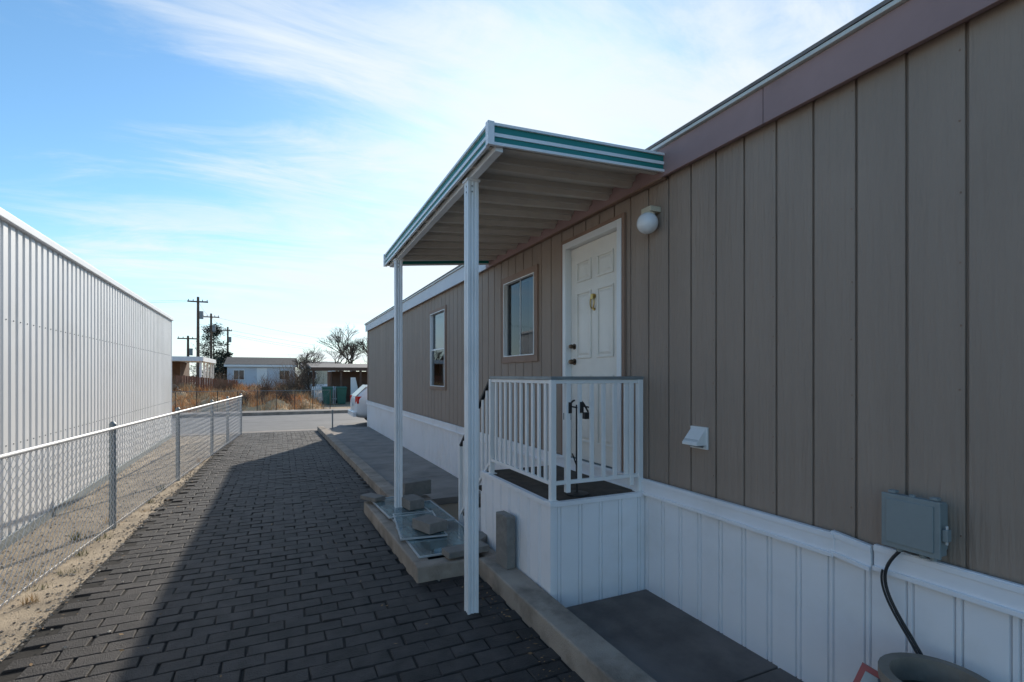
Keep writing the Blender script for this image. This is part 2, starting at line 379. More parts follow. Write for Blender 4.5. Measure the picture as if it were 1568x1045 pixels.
trim(Y0,1.42,0,0.0,0.0); trim(1.43,1.62,0.006,-0.012,0.022); trim(1.60,3.05,0.0115,0.0,0.003); trim(3.05,7.6); trim(7.61,11.3,.003,.002); trim(11.31,Y1+.02)
b.done('skirting_trim',home,bevel=0.002)
b=B()
for (ya,yb,za,zb) in ((DY0-.06,DY0,.80,DZ+.06),(DY1,DY1+.06,.80,DZ+.06),(DY0+.001,DY1-.001,DZ,DZ+.06)):
    b.box(2.568,2.67,ya,yb,za,zb,'white')
b.box(2.572,2.598,DY0-.095,DY0-.062,.9,DZ+.095,'trimb'); b.box(2.573,2.599,DY0-.06,DY1+.095,DZ+.062,DZ+.095,'trimb'); b.box(2.572,2.598,DY1+.062,DY1+.095,.9,DZ+.06,'trimb')
b.box(2.56,2.72,DY0,DY1,.80,.885,'galvpost')
b.done('door_frame',home,bevel=0.004)
b=B()
b.box(2.632,2.67,DY0+.004,DY1-.004,.89,DZ-.004,'door')
def panel(ya,yb,za,zb):
    t=0.018
    for (a,c,d,e) in ((ya,yb,zb-t,zb),(ya,yb,za,za+t),(ya,ya+t,za+t+.0005,zb-t-.0005),(yb-t,yb,za+t+.0005,zb-t-.0005)):
        b.box(2.618,2.6315,a,c,d,e,'door')
    b.add([(2.6315,ya+.03,za+.03),(2.6315,yb-.03,za+.03),(2.6315,yb-.03,zb-.03),(2.6315,ya+.03,zb-.03),
           (2.622,ya+.05,za+.05),(2.622,yb-.05,za+.05),(2.622,yb-.05,zb-.05),(2.622,ya+.05,zb-.05)],
          [(4,5,6,7),(0,1,5,4),(1,2,6,5),(2,3,7,6),(3,0,4,7)],'door')
ym=(DY0+DY1)/2
for (ya,yb) in ((DY0+.12,ym-.05),(ym+.05,DY1-.12)):
    panel(ya,yb,2.60,2.80); panel(ya,yb,1.86,2.50); panel(ya,yb,1.06,1.70)
b.done('entry_door',home,bevel=0.003)
b=B()
for zz,r in ((1.98,.028),(1.83,.032)):
    yk=DY1-.07
    b.tube((2.632,yk,zz),(2.624,yk,zz),r,'bronze',16); b.tube((2.624,yk,zz),(2.585,yk,zz),.012,'bronze',10); b.tube((2.60,yk,zz),(2.572,yk,zz),r*.8,'bronze',14,r*.6)
yk=ym; zk=2.38
b.tube((2.6315,yk,zk+.05),(2.61,yk,zk+.05),.022,'brass',12); b.tube((2.6315,yk,zk-.07),(2.617,yk,zk-.07),.014,'brass',12)
pts=[(2.604,yk+.032*math.sin(t),zk-.01+.055*math.cos(t)) for t in [i*math.pi/8 for i in range(17)]]
b.path(pts,.006,'brass',8)
b.obox((2.604,yk,zk+.045),(.012,.035,.05),(0,0,0),'brass',.004)
b.done('door_hardware',home)
def window(name,Wd,horizontal,tw):
    ya,yb,za,zb=Wd; b=B()
    for (a,c,d,e) in ((ya-tw,yb+tw,zb,zb+tw),(ya-tw,yb+tw,za-tw,za),(ya-tw,ya,za+.0005,zb-.0005),(yb,yb+tw,za+.0005,zb-.0005)):
        b.box(2.580,2.606,a,c,d,e,'trimb')
    t=.013
    for (a,c,d,e) in ((ya,yb,zb-t,zb),(ya,yb,za,za+t),(ya,ya+t,za+t,zb-t),(yb-t,yb,za+t,zb-t)):
        b.box(2.574,2.65,a+.0004,c-.0004,d+.0004,e-.0004,'white')
    if horizontal:
        zm=(za+zb)/2; b.box(2.61,2.64,ya+t,yb-t,zm-.013,zm+.013,'white')
    else:
        ymm=(ya+yb)/2; b.box(2.61,2.64,ymm-.012,ymm+.012,za+t,zb-t,'alu')
    b.done(name+'_frame',home,bevel=.002)
    b=B()
    def gq(x,a,c,d,e): b.quad((x,c,d),(x,a,d),(x,a,e),(x,c,e),'glass')
    if horizontal:
        gq(2.615,ya+t,yb-t,za+t,(za+zb)/2); gq(2.628,ya+t,yb-t,(za+zb)/2,zb-t)
    else:
        ymm=(ya+yb)/2
        gq(2.615,ya+t,ymm,za+t,zb-t); gq(2.628,ymm,yb-t,za+t,zb-t)
    b.done(name+'_glass',home)
    b=B(); b.quad((2.755,ya,za),(2.755,yb,za),(2.755,yb,zb),(2.755,ya,zb),'darkin')
    for yq in (ya,yb): b.quad((2.651,yq,za),(2.755,yq,za),(2.755,yq,zb),(2.651,yq,zb),'darkin')
    if horizontal:
        z=zb-.03
        while z>za+.62: b.obox((2.67,(ya+yb)/2,z),(.022,yb-ya-.05,.003),(0,.9,0),'white'); z-=.02
    else:
        yy=ya+.06
        while yy<ya+.34: b.obox((2.70,yy,(za+zb)/2),(.004,.05,zb-za-.05),(0,0,.9),'blind'); yy+=.05
    b.done(name+'_blinds',home)
window('kitchen_window',W1,False,.075); window('bedroom_window',W2,True,.06)
b=B()
b.box(2.50,2.598,2.93,3.04,2.925,2.965,'beige'); b.tube((2.53,2.985,2.925),(2.53,2.985,2.90),.045,'beige',16)
b.done('porch_light_mount',home,bevel=.004)
b=B(); prof=[(0.0012,-.08)]+[(.08*math.cos(t),.08*math.sin(t)) for t in [(-80+10*i)*math.pi/180 for i in range(16)]]
b.lathe((2.515,2.985,2.845),prof,'globe'); b.done('porch_light_globe',home,smooth=True)
b=B()
yv=2.545; zv=1.27
b.box(2.585,2.598,yv-.075,yv+.075,zv-.075,zv+.075,'white')
b.add([(2.584,yv-.065,zv+.065),(2.584,yv+.065,zv+.065),(2.50,yv+.065,zv-.03),(2.50,yv-.065,zv-.03),(2.584,yv-.065,zv-.045),(2.584,yv+.065,zv-.045),(2.50,yv+.065,zv-.045),(2.50,yv-.065,zv-.045)],
      [(0,1,2,3),(0,3,7,4),(1,5,6,2),(3,2,6,7)],'white')
for i in range(3): b.obox((2.54,yv,zv-.035),(.07,.125,.002),(0,.5+.2*i,0),'galvpost')
b.done('dryer_vent',home,bevel=.002)
b=B()
b.box(2.50,2.555,1.135,1.345,0.93,1.155,'greymetal'); b.box(2.487,2.499,1.128,1.352,0.922,1.162,'greymetal')
b.box(2.556,2.597,1.15,1.33,.945,1.14,'greymetal')
b.box(2.48,2.4865,1.15,1.33,.945,1.14,'greymetal')
b.box(2.50,2.53,1.108,1.128,1.0,1.05,'greymetal'); b.tube((2.515,1.118,.985),(2.515,1.118,1.065),.006,'galv')
for yy in (1.17,1.21,1.30): b.tube((2.53,yy,.93),(2.53,yy,.90),.014,'greymetal',10)
b.tube((2.51,1.24,1.155),(2.51,1.24,1.17),.012,'greymetal',10)
for yy in (1.16,1.32): b.obox((2.52,yy,1.168),(.03,.03,.012),(0,0,0),'greymetal')
b.done('electrical_box',home,bevel=.005)
b=B()
def bez(p0,p1,p2,p3,n=18):
    p0,p1,p2,p3=map(Vector,(p0,p1,p2,p3)); return [p0*(1-t)**3+p1*3*t*(1-t)**2+p2*3*t*t*(1-t)+p3*t**3 for t in [i/n for i in range(n+1)]]
pts=bez((2.53,1.30,.90),(2.50,1.37,.80),(2.52,1.38,.72),(2.50,1.24,.55))+bez((2.50,1.24,.55),(2.49,1.17,.45),(2.48,1.10,.38),(2.42,1.02,.20))[1:]
b.path(pts,.007,'black',8)
pts=[Vector(p)+Vector((-.012,.008,.0)) for p in pts[6:]]; b.path(pts,.005,'black',8)
b.done('power_cord',home)

# ------------------------------------------------------------------ awning
awn=empty('porch_awning')
AX0,AX1,AY0,AY1=1.165,2.535,2.83,6.2
def ab(x,y):
    u=(x-AX0)/(AX1-AX0); v=(y-AY0)/(AY1-AY0)
    return EYE+(1.42+(1.352-1.42)*v)*(1-u)+(1.486+(1.497-1.486)*v)*u
AH=0.136
def fasc(b,p,q,out):
    out=Vector((*out,0))
    segs=[(0,.13,.012,'awn'),(.13,.40,.0,'teal'),(.40,.56,.008,'awn'),(.56,.88,.0,'teal'),(.88,1.0,.014,'awn')]
    for a,c,o,k in segs:
        vs=[]
        for pt in (p,q):
            zb=ab(*pt); base=Vector((pt[0],pt[1],0))
            for oo,zz in ((0.006,a),(-(o),a),(-(o),c),(0.006,c)):
                vs.append(base-out*oo*1.0+Vector((0,0,zb+AH*zz)))
        b.add(vs,[(0,1,2,3),(7,6,5,4),(0,4,5,1),(1,5,6,2),(2,6,7,3),(3,7,4,0)],k)
b=B()
fasc(b,(AX0,AY0),(AX0,AY1),(-1,0)); fasc(b,(AX0,AY0),(AX1,AY0),(0,-1)); fasc(b,(AX0,AY1),(AX1,AY1),(0,1))
for yy in (AY0,AY1):
    z=ab(AX0,yy); s=-1 if yy==AY0 else 1
    b.box(AX0-.022,AX0+.02,min(yy,yy+s*.022)-.0,max(yy,yy+s*.022),z-.004,z+AH+.003,'awn')
    b.box(AX0-.022,AX0-.0,min(yy-s*.02,yy),max(yy-s*.02,yy),z-.004,z+AH+.003,'awn')
b.done('fascia_gutter',awn)
b=B()
pitch=0.305; prof=[]
y=AY0+.01
while y<AY1-.02:
    for dy,dz in ((0,.05),(0.03,.05),(0.045,.015),(.085,.015),(.10,.10),(.30,.088)):
        if y+dy<AY1-.01: prof.append((y+dy,dz))
    y+=pitch
vs=[]
for yy,dz in prof:
    for x in (AX0+.01,AX1-.002): vs.append((x,yy,ab(x,yy)+dz))
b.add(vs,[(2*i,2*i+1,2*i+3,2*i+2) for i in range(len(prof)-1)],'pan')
tv=[(x,yy,ab(x,yy)+.122) for x,yy in ((AX0+.01,AY0+.01),(AX1,AY0+.01),(AX1,AY1-.01),(AX0+.01,AY1-.01))]
b.add(tv,[(0,1,2,3)],'awn')
b.beam((1.235,AY0+.02,ab(1.235,AY0)+.0),(1.235,AY1-.02,ab(1.235,AY1)+.0),.05,.045,'awn')
b.beam((2.555,AY0+.02,ab(2.53,AY0)+.02-.03),(2.555,AY1+.1,ab(2.53,AY1)+.02-.03),.04,.05,'trimb')
b.done('roof_pans',awn)
def post(x,y,z0,z1):
    b=B(); h=.04; t=.007
    poly=[]
    side=[(-h,-h),(h,-h),(h,h),(-h,h)]
    for i in range(4):
        a=Vector(side[i]);c=Vector(side[(i+1)%4]);d=(c-a)/(2*h);n=Vector((d.y,-d.x))
        for s,o in ((0,0),(.018,0),(.024,-t),(.034,-t),(.040,0),(.046,-t),(.056,-t),(.062,0)):
            poly.append(a+d*s+n*o)
    b.prism([(x+p.x,y+p.y) for p in poly],z0,z1,'awn')
    b.box(x-.05,x+.05,y-.05,y+.05,z1-.012,z1+.002,'awn')
    for zz in (z1-.05,z1-.09): b.tube((x-.0405,y-.01,zz),(x-.044,y-.01,zz),.006,'galvpost',6); b.tube((x-.01,y-.0405,zz),(x-.01,y-.044,zz),.006,'galvpost',6)
    b.done('post',awn)
post(1.235,3.35,-0.02,ab(1.235,3.35)-.02); post(1.235,5.79,.13,ab(1.235,5.79)-.02)

# ------------------------------------------------------------------ porch
por=empty('entry_porch')
b=B()
px0,px1,py0,py1=1.735,2.572,3.085,4.42
skirt(b,(px0,py0),(px1,py0),-.01,.76,(0,1),start=.07)
skirt(b,(px0,py1),(px0,py0),-.01,.76,(1,0),start=.10)
skirt(b,(px0,py1),(px1,py1),-.01,.76,(0,-1))
b.box(px0+.02,px1-.01,py0+.02,py1-.02,-.01,.74,'darkin')
b.box(px0-.006,px0+.03,py0-.006,py0+.03,-.01,.755,'vinyl')
b.done('base_skirting',por)
b=B()
b.box(px0-.012,px1-.002,py0-.015,py0+.03,.757,.79,'vinyl'); b.box(px0-.015,px0+.03,py0+.031,py1,.757,.79,'vinyl')
b.box(px0+.031,px1-.003,py0+.031,py1,.757,.785,'carpet')
b.done('deck',por,bevel=.003)
b=B()
for i,(za) in enumerate((.59,.40,.21)):
    ya=py1+.01+i*.27
    b.box(1.80,2.56,ya,ya+.26,za-.04,za,'carpet'); b.box(1.82,2.54,ya+.02,ya+.24,0,za-.041,'vinyl')
b.done('steps',por,bevel=.004)
b=B()
RZ=1.675; RB=.905; rx=1.765; ry=3.115
b.box(rx-.022,2.57,ry-.022,ry+.022,RZ-.012,RZ+.012,'galvpost')
b.box(rx-.022,rx+.022,ry+.023,4.25,RZ-.012,RZ+.012,'galvpost')
b.box(rx+.02,2.56,ry-.013,ry+.013,RZ-.04,RZ-.013,'white'); b.box(rx-.013,rx+.013,ry+.02,4.25,RZ-.04,RZ-.013,'white')
b.box(rx+.02,2.56,ry-.013,ry+.013,RB,RB+.027,'white'); b.box(rx-.013,rx+.013,ry+.02,4.25,RB,RB+.027,'white')
for (x,y) in ((rx,ry),(2.545,ry),(rx,4.25)):
    b.box(x-.021,x+.021,y-.021,y+.021,.78,RZ-.0125,'white'); b.box(x-.04,x+.04,y-.04,y+.04,.79,.797,'white')
for (x,y) in ((1.89,ry),(2.46,ry)): b.box(x-.018,x+.018,y-.018,y+.018,RB-.06,RZ-.04,'white')
x=rx+.23
while x<2.42: b.box(x-.016,x+.016,ry-.009,ry+.009,RB+.027,RZ-.04,'white'); x+=.105
y=ry+.1
while y<4.2: b.box(rx-.009,rx+.009,y-.016,y+.016,RB+.027,RZ-.04,'white'); y+=.103
b.beam((rx,4.26,RZ-.01),(rx,5.12,.93),.035,.025,'black'); b.beam((rx,4.26,RB+.0),(rx,5.12,.2),.026,.026,'white')
for i in range(1,8):
    t=i/8.; y=4.26+.86*t; b.box(rx-.009,rx+.009,y-.014,y+.014,RB-.7*t,RZ-.03-.735*t,'white')
b.box(rx-.02,rx+.02,5.10,5.14,0,.94,'white')
for xx in (1.90,2.0): b.box(xx-.012,xx+.012,ry-.03,ry-.0135,1.42,1.50,'black'); b.tube((xx,ry-.022,1.47),(xx+.06,ry-.022,1.46),.006,'black',6)
b.done('railing',por,bevel=.002)
b=B()
X,Y=2.05,3.24
b.tube((X,Y,.785),(X,Y,1.47),.009,'black',8)
b.lathe((X,Y,.786),[(.001,.02),(.09,.012),(.09,0)],'black',16)
for s in (-1,1):
    pts=[(X+s*(.02+.09*math.sin(t*1.0)*.9),Y,1.47+.035*math.cos(t*2.2)-.035*t*.4) for t in [i*.18 for i in range(11)]]
    b.path(pts,.007,'black',6)
    b.box(X+s*.085-.022,X+s*.085+.022,Y-.02,Y+.02,1.36,1.41,'black')
    b.tube((X+s*.04,Y,1.1),(X,Y,1.0),.005,'black',6)
b.done('wrought_iron_stand')

# ------------------------------------------------------------------ kerbs, slabs, window well
b=B()
b.box(1.52,1.727,-4,1.2,-.05,.15,'conc'); b.box(1.522,1.728,1.206,3.96,-.05,.148,'conc')
b.done('concrete_kerb',bevel=.012)
b=B()
def kx(y): return 1.275-0.0245*(y-6.3)
b.prism([(kx(6.4),6.4),(kx(6.4)+.19,6.4),(kx(11)+.19,11),(kx(11),11)],-.05,.13,'conc')
b.prism([(kx(11.01),11.01),(kx(11.01)+.19,11.01),(kx(16.6)+.19,16.55),(kx(16.6),16.55)],-.05,.127,'conc')
b.done('concrete_kerb',bevel=.012)
b=B()
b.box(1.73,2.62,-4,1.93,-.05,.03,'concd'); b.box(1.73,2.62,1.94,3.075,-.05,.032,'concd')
for i in range(7):
    ya=6.45+i*1.45
    b.prism([(kx(ya)+.195,ya),(2.6,ya),(2.6,ya+1.44),(kx(ya+1.44)+.195,ya+1.44)],-.05,.055+U(-.002,.002),'concl')
b.done('concrete_walkway',bevel=.005)
ww=empty('window_well')
b=B()
b.prism([(1.0,3.98),(1.53,3.98),(1.53,4.12),(1.0,4.12)],-.05,.14,'conc')
b.prism([(.998,4.121),(1.14,4.121),(1.08,6.37),(.93,6.37)],-.05,.139,'conc')
b.prism([(1.081,6.22),(1.74,6.22),(1.74,6.36),(1.081,6.36)],-.05,.141,'conc')
b.prism([(1.6,3.97),(1.73,3.97),(1.73,6.21),(1.6,6.21)],-.05,.138,'conc')
b.box(1.12,1.62,4.1,6.25,-.05,-.02,'block')
b.done('well_curb',ww,bevel=.014)
b=B()
def frame(x0,x1,y0,y1,z,t=.014,rz=0.0):
    c=Vector(((x0+x1)/2,(y0+y1)/2,0)); Rm=Matrix.Rotation(rz,3,'Z')
    def P(x,y,zz): return c+Rm@(Vector((x,y,0))-c)+Vector((0,0,zz))
    for (a,cc,d,e) in ((x0,x1,y0,y0+t),(x0,x1,y1-t,y1),(x0,x0+t,y0+t,y1-t),(x1-t,x1,y0+t,y1-t)):
        vs=[P(a,d,z),P(cc,d,z),P(cc,e,z),P(a,e,z),P(a,d,z+.014),P(cc,d,z+.014),P(cc,e,z+.014),P(a,e,z+.014)]
        b.add(vs,[(0,3,2,1),(4,5,6,7),(0,1,5,4),(1,2,6,5),(2,3,7,6),(3,0,4,7)],'alu')
    b.quad(P(x0+t,y0+t,z+.01),P(x1-t,y0+t,z+.01),P(x1-t,y1-t,z+.01),P(x0+t,y1-t,z+.01),'wellcover')
frame(1.06,1.70,4.16,5.1,.142); frame(1.08,1.69,5.12,6.0,.142,rz=.03); frame(1.06,1.5,4.6,5.5,.161,rz=-.12); frame(1.02,1.5,5.4,6.3,.163,rz=.06)
b.done('well_cover',ww)
def cblock(c,size,rz,rx_=0):
    b=B(); b.obox((0,0,size[2]/2),size,(0,0,0),'block',jit=.004)
    o=b.done('concrete_block',None,bevel=.006); o.location=c; o.rotation_euler=(rx_,0,rz); return o
cblock((1.33,4.80,.180),(.21,.30,.10),.35)
cblock((1.37,5.70,.181),(.19,.30,.11),.2)
cblock((1.55,6.28,.18),(.38,.18,.18),.25)
cblock((1.45,4.08,.160),(.38,.16,.055),.12)
cblock((1.02,6.24,.181),(.16,.28,.05),.5)
cblock((1.67,4.32,.160),(.22,.14,.055),.7)
cblock((1.655,3.70,.15),(.08,.19,.42),.08)
b=B()
c=(2.28,1.04,0.03)
b.lathe(c,[(.0,.0),(.13,.0),(.175,.28),(.18,.46),(.187,.462),(.187,.50),(.150,.50),(.145,.40),(.0,.40)],'pot',28)
b.lathe(c,[(.181,.40),(.186,.40),(.186,.43),(.181,.43)],'galvpost',28)
b.lathe(c,[(.144,.41),(.07,.425),(.001,.42)],'soil',20)
b.done('plant_pot')
b=B()
b.obox((2.20,1.19,.34),(.012,.24,.26),(.35,.15,.5),'redpl'); b.obox((2.192,1.187,.34),(.003,.20,.22),(.35,.15,.5),'alu')
b.done('plastic_sign')

# ------------------------------------------------------------------ chain link fence
fe=empty('chain_link_fence')
def fx(y): return -1.67+0.068*(y-6.9)
FZ0,FZ1=0.02,EYE-.56-.02
b=B()
L0,L1=2.0,16.4
fp=0.080; H=FZ1-FZ0
n=int((L1-L0)/fp)
nz=int(H/(fp/2)); dz=H/nz
rw=0.0024
for i in range(n):
    ya=L0+i*fp
    for k in (0,1):
        pts=[]
        for j in range(nz+1):
            if k==0: yy=ya+(fp/2+.0015 if (j%2==0) else -.0015)
            else: yy=ya+(fp/2-.0015 if (j%2==0) else fp+.0015)
            pts.append(Vector((fx(yy)+(0.003 if j%2 else -0.003)+.010*math.sin(yy*1.9)*math.sin(3*j/nz),yy,FZ0+j*dz+.005*math.sin(ya*1.7))))
        for a,c in zip(pts[:-1],pts[1:]): b.tube(a,c,rw,'galv',3)
b.done('mesh_fabric',fe)
b=B()
for yy in (4.2,6.9,9.6,12.3,14.2,16.4):
    b.tube((fx(yy)-.03,yy,-.05),(fx(yy)-.03,yy,FZ1+.05),.03 if yy!=6.9 else .034,'galvpost',14)
    b.tube((fx(yy)-.03,yy,FZ1+.05),(fx(yy)-.03,yy,FZ1+.075),.034,'galvpost',14,.012)
b.done('posts',fe)
b=B(); b.tube((fx(L0)-.006,L0,FZ1),(fx(L1)-.006,L1,FZ1),.018,'galv',12); b.tube((fx(L0)-.006,L0,FZ0+.03),(fx(L1)-.006,L1,FZ0+.03),.003,'galv',6)
for yy in (4.2,6.9,9.6,12.3,14.2):
    for zz in (.3,.6,.9): b.tube((fx(yy)-.03,yy-.004,zz),(fx(yy)-.03,yy+.004,zz),.037,'galv',12)
b.done('top_rail',fe)
b=B(); b.tube((1.45,16.35,0),(1.45,16.35,.62),.022,'galvpost',12); b.tube((1.45,16.35,.62),(1.45,16.35,.64),.027,'galvpost',12); b.done('metal_post')

# ------------------------------------------------------------------ metal building left
mb=empty('corrugated_metal_building')
def mx_(y): return -2.46-0.028*(y-6.4)
ya,yb=0.0,16.4; EH=EYE+1.55
b=B()
cp=[(-.036,0),(-.024,.045),(.012,.045),(.030,0)]
b.ribbed((mx_(ya),ya),(mx_(yb),yb),.06,EH-.02,'corr',.05,.165,cp,(-1,0))
b.box(-9,mx_(yb)-.0,yb,yb+.01,0.02,EH-.02,'corr')
b.prism([(mx_(ya)-.05,ya),(mx_(yb)-.05,yb-.01),(-9,yb-.01),(-9,ya)],-.02,EH-.05,'corr')
b.done('walls',mb)
b=B()
b.prism([(mx_(ya)+.05,ya),(mx_(yb)+.05,yb+.05),(mx_(yb)-.03,yb+.05),(mx_(ya)-.03,ya)],EH-.03,EH+.05,'corrtrim')
b.prism([(mx_(ya)+.012,ya),(mx_(yb)+.012,yb+.012),(mx_(yb)-.02,yb+.012),(mx_(ya)-.02,ya)],-.01,.10,'galvpost')  # grey band put in for the shade along the wall foot
b.box(mx_(yb)-.03,mx_(yb)+.012,yb-.03,yb+.02,.1,EH-.03,'corrtrim')
b.done('trim',mb,bevel=.006)
b=B()
b.add([(mx_(ya)+.04,ya,EH+.052),(mx_(yb)+.04,yb+.05,EH+.052),(-6,yb+.05,EH+.5),(-6,ya,EH+.5),(-9.2,yb+.05,EH+.052),(-9.2,ya,EH+.052)],[(0,1,2,3),(3,2,4,5),(1,4,2)],'corrtrim')
b.done('roof',mb)
b=B()
for k in range(0,98):
    yy=.05+.165*k+.08
    for zz in (1.0,2.25): b.tube((mx_(yy),yy,zz),(mx_(yy)+.006,yy,zz),.007,'galvpost',6)
b.done('screws',mb)

# ------------------------------------------------------------------ car
def car(name,loc,rz,body):
    e=empty(name,loc); e.rotation_euler=(0,0,rz)
    S=[(-2.10,.38,.50,.80,.86,.62,.66,.55),(-2.05,.28,.50,.95,1.02,.76,.80,.66),(-1.85,.24,.50,.98,1.22,.82,.86,.64),(-1.55,.22,.50,1.0,1.44,.85,.88,.62),
       (-1.0,.2,.5,1.0,1.50,.86,.89,.62),(0,.2,.5,.98,1.52,.86,.89,.63),(.55,.2,.5,.96,1.42,.86,.89,.62),(1.15,.22,.5,.94,1.02,.85,.88,.66),
       (1.8,.24,.5,.82,.88,.82,.84,.6),(2.05,.28,.48,.70,.76,.72,.74,.5),(2.12,.36,.46,.6,.66,.6,.6,.42)]
    b=B(); vs=[]
    for x,zl,zs,zb,zr,wl,wb,wr in S:
        ring=[(-wl*.9,zl),(-wl,zs),(-wb,zb-.08),(-wb*.97,zb),(-wr,zr-.03),(-wr*.8,zr),(wr*.8,zr),(wr,zr-.03),(wb*.97,zb),(wb,zb-.08),(wl,zs),(wl*.9,zl)]
        vs+=[(x,a,c) for a,c in ring]
    n=12; fs=[];o=len(S)
    for i in range(o-1):
        for j in range(n): fs.append((i*n+j,(i+1)*n+j,(i+1)*n+(j+1)%n,i*n+(j+1)%n))
    fs+= [tuple(range(n)),tuple(range((o-1)*n,o*n))[::-1]]
    b.add(vs,fs,body); ob=b.done('body',e,smooth=True)
    md=ob.modifiers.new('s','SUBSURF'); md.levels=1; md.render_levels=2
    b=B()
    for s in (-1,1):
        for (xa,xb,za,zb2,zc,zd) in ((-1.5,-.95,1.03,1.03,1.42,1.35),(-.9,-.02,1.03,1.02,1.43,1.42),(.04,.85,1.01,.99,1.10,1.42)):
            b.add([(xa,s*.885,za),(xb,s*.885,zb2),(xb,s*(.70 if zc>1.2 else .85),zc),(xa,s*.70,zd)],[(0,1,2,3)],'carglass')
        b.obox((-1.99,s*.71,.90),(.14,.18,.24),(0,0,-s*.35),'tail'); b.obox((2.0,s*.60,.64),(.16,.22,.10),(0,0,s*.4),'globe')
    b.add([(-2.06,-.6,1.02),(-2.06,.6,1.02),(-1.66,.55,1.40),(-1.66,-.55,1.40)],[(0,1,2,3)],'carglass')
    b.obox((-2.11,0,.42),(.10,1.5,.16),(0,0,0),body,.02); b.obox((-2.13,0,.72),(.02,.4,.12),(0,0,0),'white')
    b.done('windows_and_lights',e)
    b=B()
    for x in (-1.3,1.3):
        for s in (-1,1):
            b.tube((x,s*.66,.31),(x,s*.87,.31),.31,'tyre',24); b.tube((x,s*.86,.31),(x,s*.885,.31),.2,'hub',16)
    b.done('wheels',e)
    return e
car('parked_car',(4.36,18.15,-0.02),0.0,'carw')
car('parked_car',(-6.4,33.5,-0.03),math.radians(75),'carg')

# ------------------------------------------------------------------ background
def house(name,x0,x1,y0,y1,h,wallm,roofm,rise=.7):
    e=empty(name); b=B(); b.box(x0,x1,y0,y1,-.03,h,wallm)
    ymid=(y0+y1)/2
    b.add([(x0,y0,h),(x0,y1,h),(x0,ymid,h+rise)],[(0,2,1)],wallm); b.add([(x1,y0,h),(x1,y1,h),(x1,ymid,h+rise)],[(0,1,2)],wallm)
    b.box(x0-.02,x1+.02,y0-.03,y0-.001,0,.6,'vinyl')
    b.done('walls',e); b=B()
    o=.25
    for (a,za,c,zc) in ((y0-o,h-.05,ymid,h+rise),(ymid,h+rise,y1+o,h-.05)):
        b.add([(x0-o,a,za),(x1+o,a,za),(x1+o,c,zc),(x0-o,c,zc),(x0-o,a,za+.12),(x1+o,a,za+.12),(x1+o,c,zc+.12),(x0-o,c,zc+.12)],
          [(0,3,2,1),(4,5,6,7),(0,1,5,4),(2,3,7,6),(3,0,4,7),(1,2,6,5)],roofm)
    b.done('roof',e); b=B()
    b.box(x0-o,x1+o,y0-o-.04,y0-o-.002,h-.16,h+.04,'white')
    nW=max(2,int((x1-x0)/2.0))
    for i in range(nW):
        xc=x0+(x1-x0)*(i+.5)/nW
        if i==1:
            b.box(xc-.45,xc+.45,y0-.04,y0-.004,.6,2.5,'white')
        else:
            b.box(xc-.5,xc+.5,y0-.05,y0-.005,1.3,2.3,'white'); b.box(xc-.43,xc-.02,y0-.06,y0-.052,1.36,2.24,'carglass'); b.box(xc+.02,xc+.43,y0-.06,y0-.052,1.36,2.24,'carglass')
    b.done('windows_and_door',e)
house('white_house',-4.7,1.3,55,61,2.75,'bluehouse','darkroof',.75)
house('white_house',9,18,46,52,2.7,'bluehouse','darkroof',.7)
house('tan_house',-22,-12,52,60,2.8,'beige','roof',.9)
house('tan_house',2.6,7.5,72,79,2.8,'beige','roof',.8)
e=empty('carport')
b=B()
b.box(-11,-4.7,38,45,2.72,2.9,'white'); b.box(-11,-4.62,37.9,37.96,2.66,2.95,'corrtrim'); b.box(-4.66,-4.6,37.97,45,2.66,2.95,'corrtrim')
for yy in (38.3,40,41.7,43.4,44.8): b.box(-4.85,-4.72,yy-.06,yy+.06,-.03,2.72,'white')
for xx in (-10,-8.3,-6.5): b.box(xx-.06,xx+.06,38.1,38.22,-.03,2.72,'white')
b.done('roof_and_posts',e)
b=B(); b.box(-11,-6.5,42,46,-.03,2.7,'brownwall'); b.done('back_wall',e)
b=B()
for i in range(26):
    xx=-5.9+i*.13; b.box(xx,xx+.11,36.6+.002*i,36.62+.002*i,-.03,1.75-.014*i+U(-.03,.03),'redwood')
b.box(-5.9,-2.6,36.63+.07,36.68+.07,.3,.38,'redwood'); b.done('wooden_fence')
e=empty('brown_shed')
b=B()
b.box(3.1,7.5,35.2,39,-.03,2.0,'brownwall'); b.done('walls',e)
b=B()
b.add([(1.7,33.4,2.12),(7.8,33.4,2.05),(7.8,39.3,2.5),(1.7,39.3,2.5),(1.7,33.4,2.24),(7.8,33.4,2.17),(7.8,39.3,2.62),(1.7,39.3,2.62)],
  [(0,3,2,1),(4,5,6,7),(0,1,5,4),(2,3,7,6),(3,0,4,7),(1,2,6,5)],'roof')
b.box(1.7,7.8,33.36,33.395,2.02,2.24,'brownwall')
for xx in (1.85,3.5,4.7,6.4): b.box(xx-.06,xx+.06,33.5,33.62,-.03,2.08,'brownwall')
b.add([(4.1,33.7,0),(4.75,33.7,0),(4.4,33.7,1.6),(4.1,33.7,1.6)],[(0,1,2,3)],'white')
b.done('roof_and_posts',e)
b=B()
for i in range(14):
    xx=1.7+i*.11; b.box(xx,xx+.07,32.6,32.63,-.03,1.05,'white')
b.box(1.68,3.25,32.635,32.66,.25,.32,'white'); b.box(1.68,3.25,32.635,32.66,.85,.92,'white'); b.done('picket_fence')
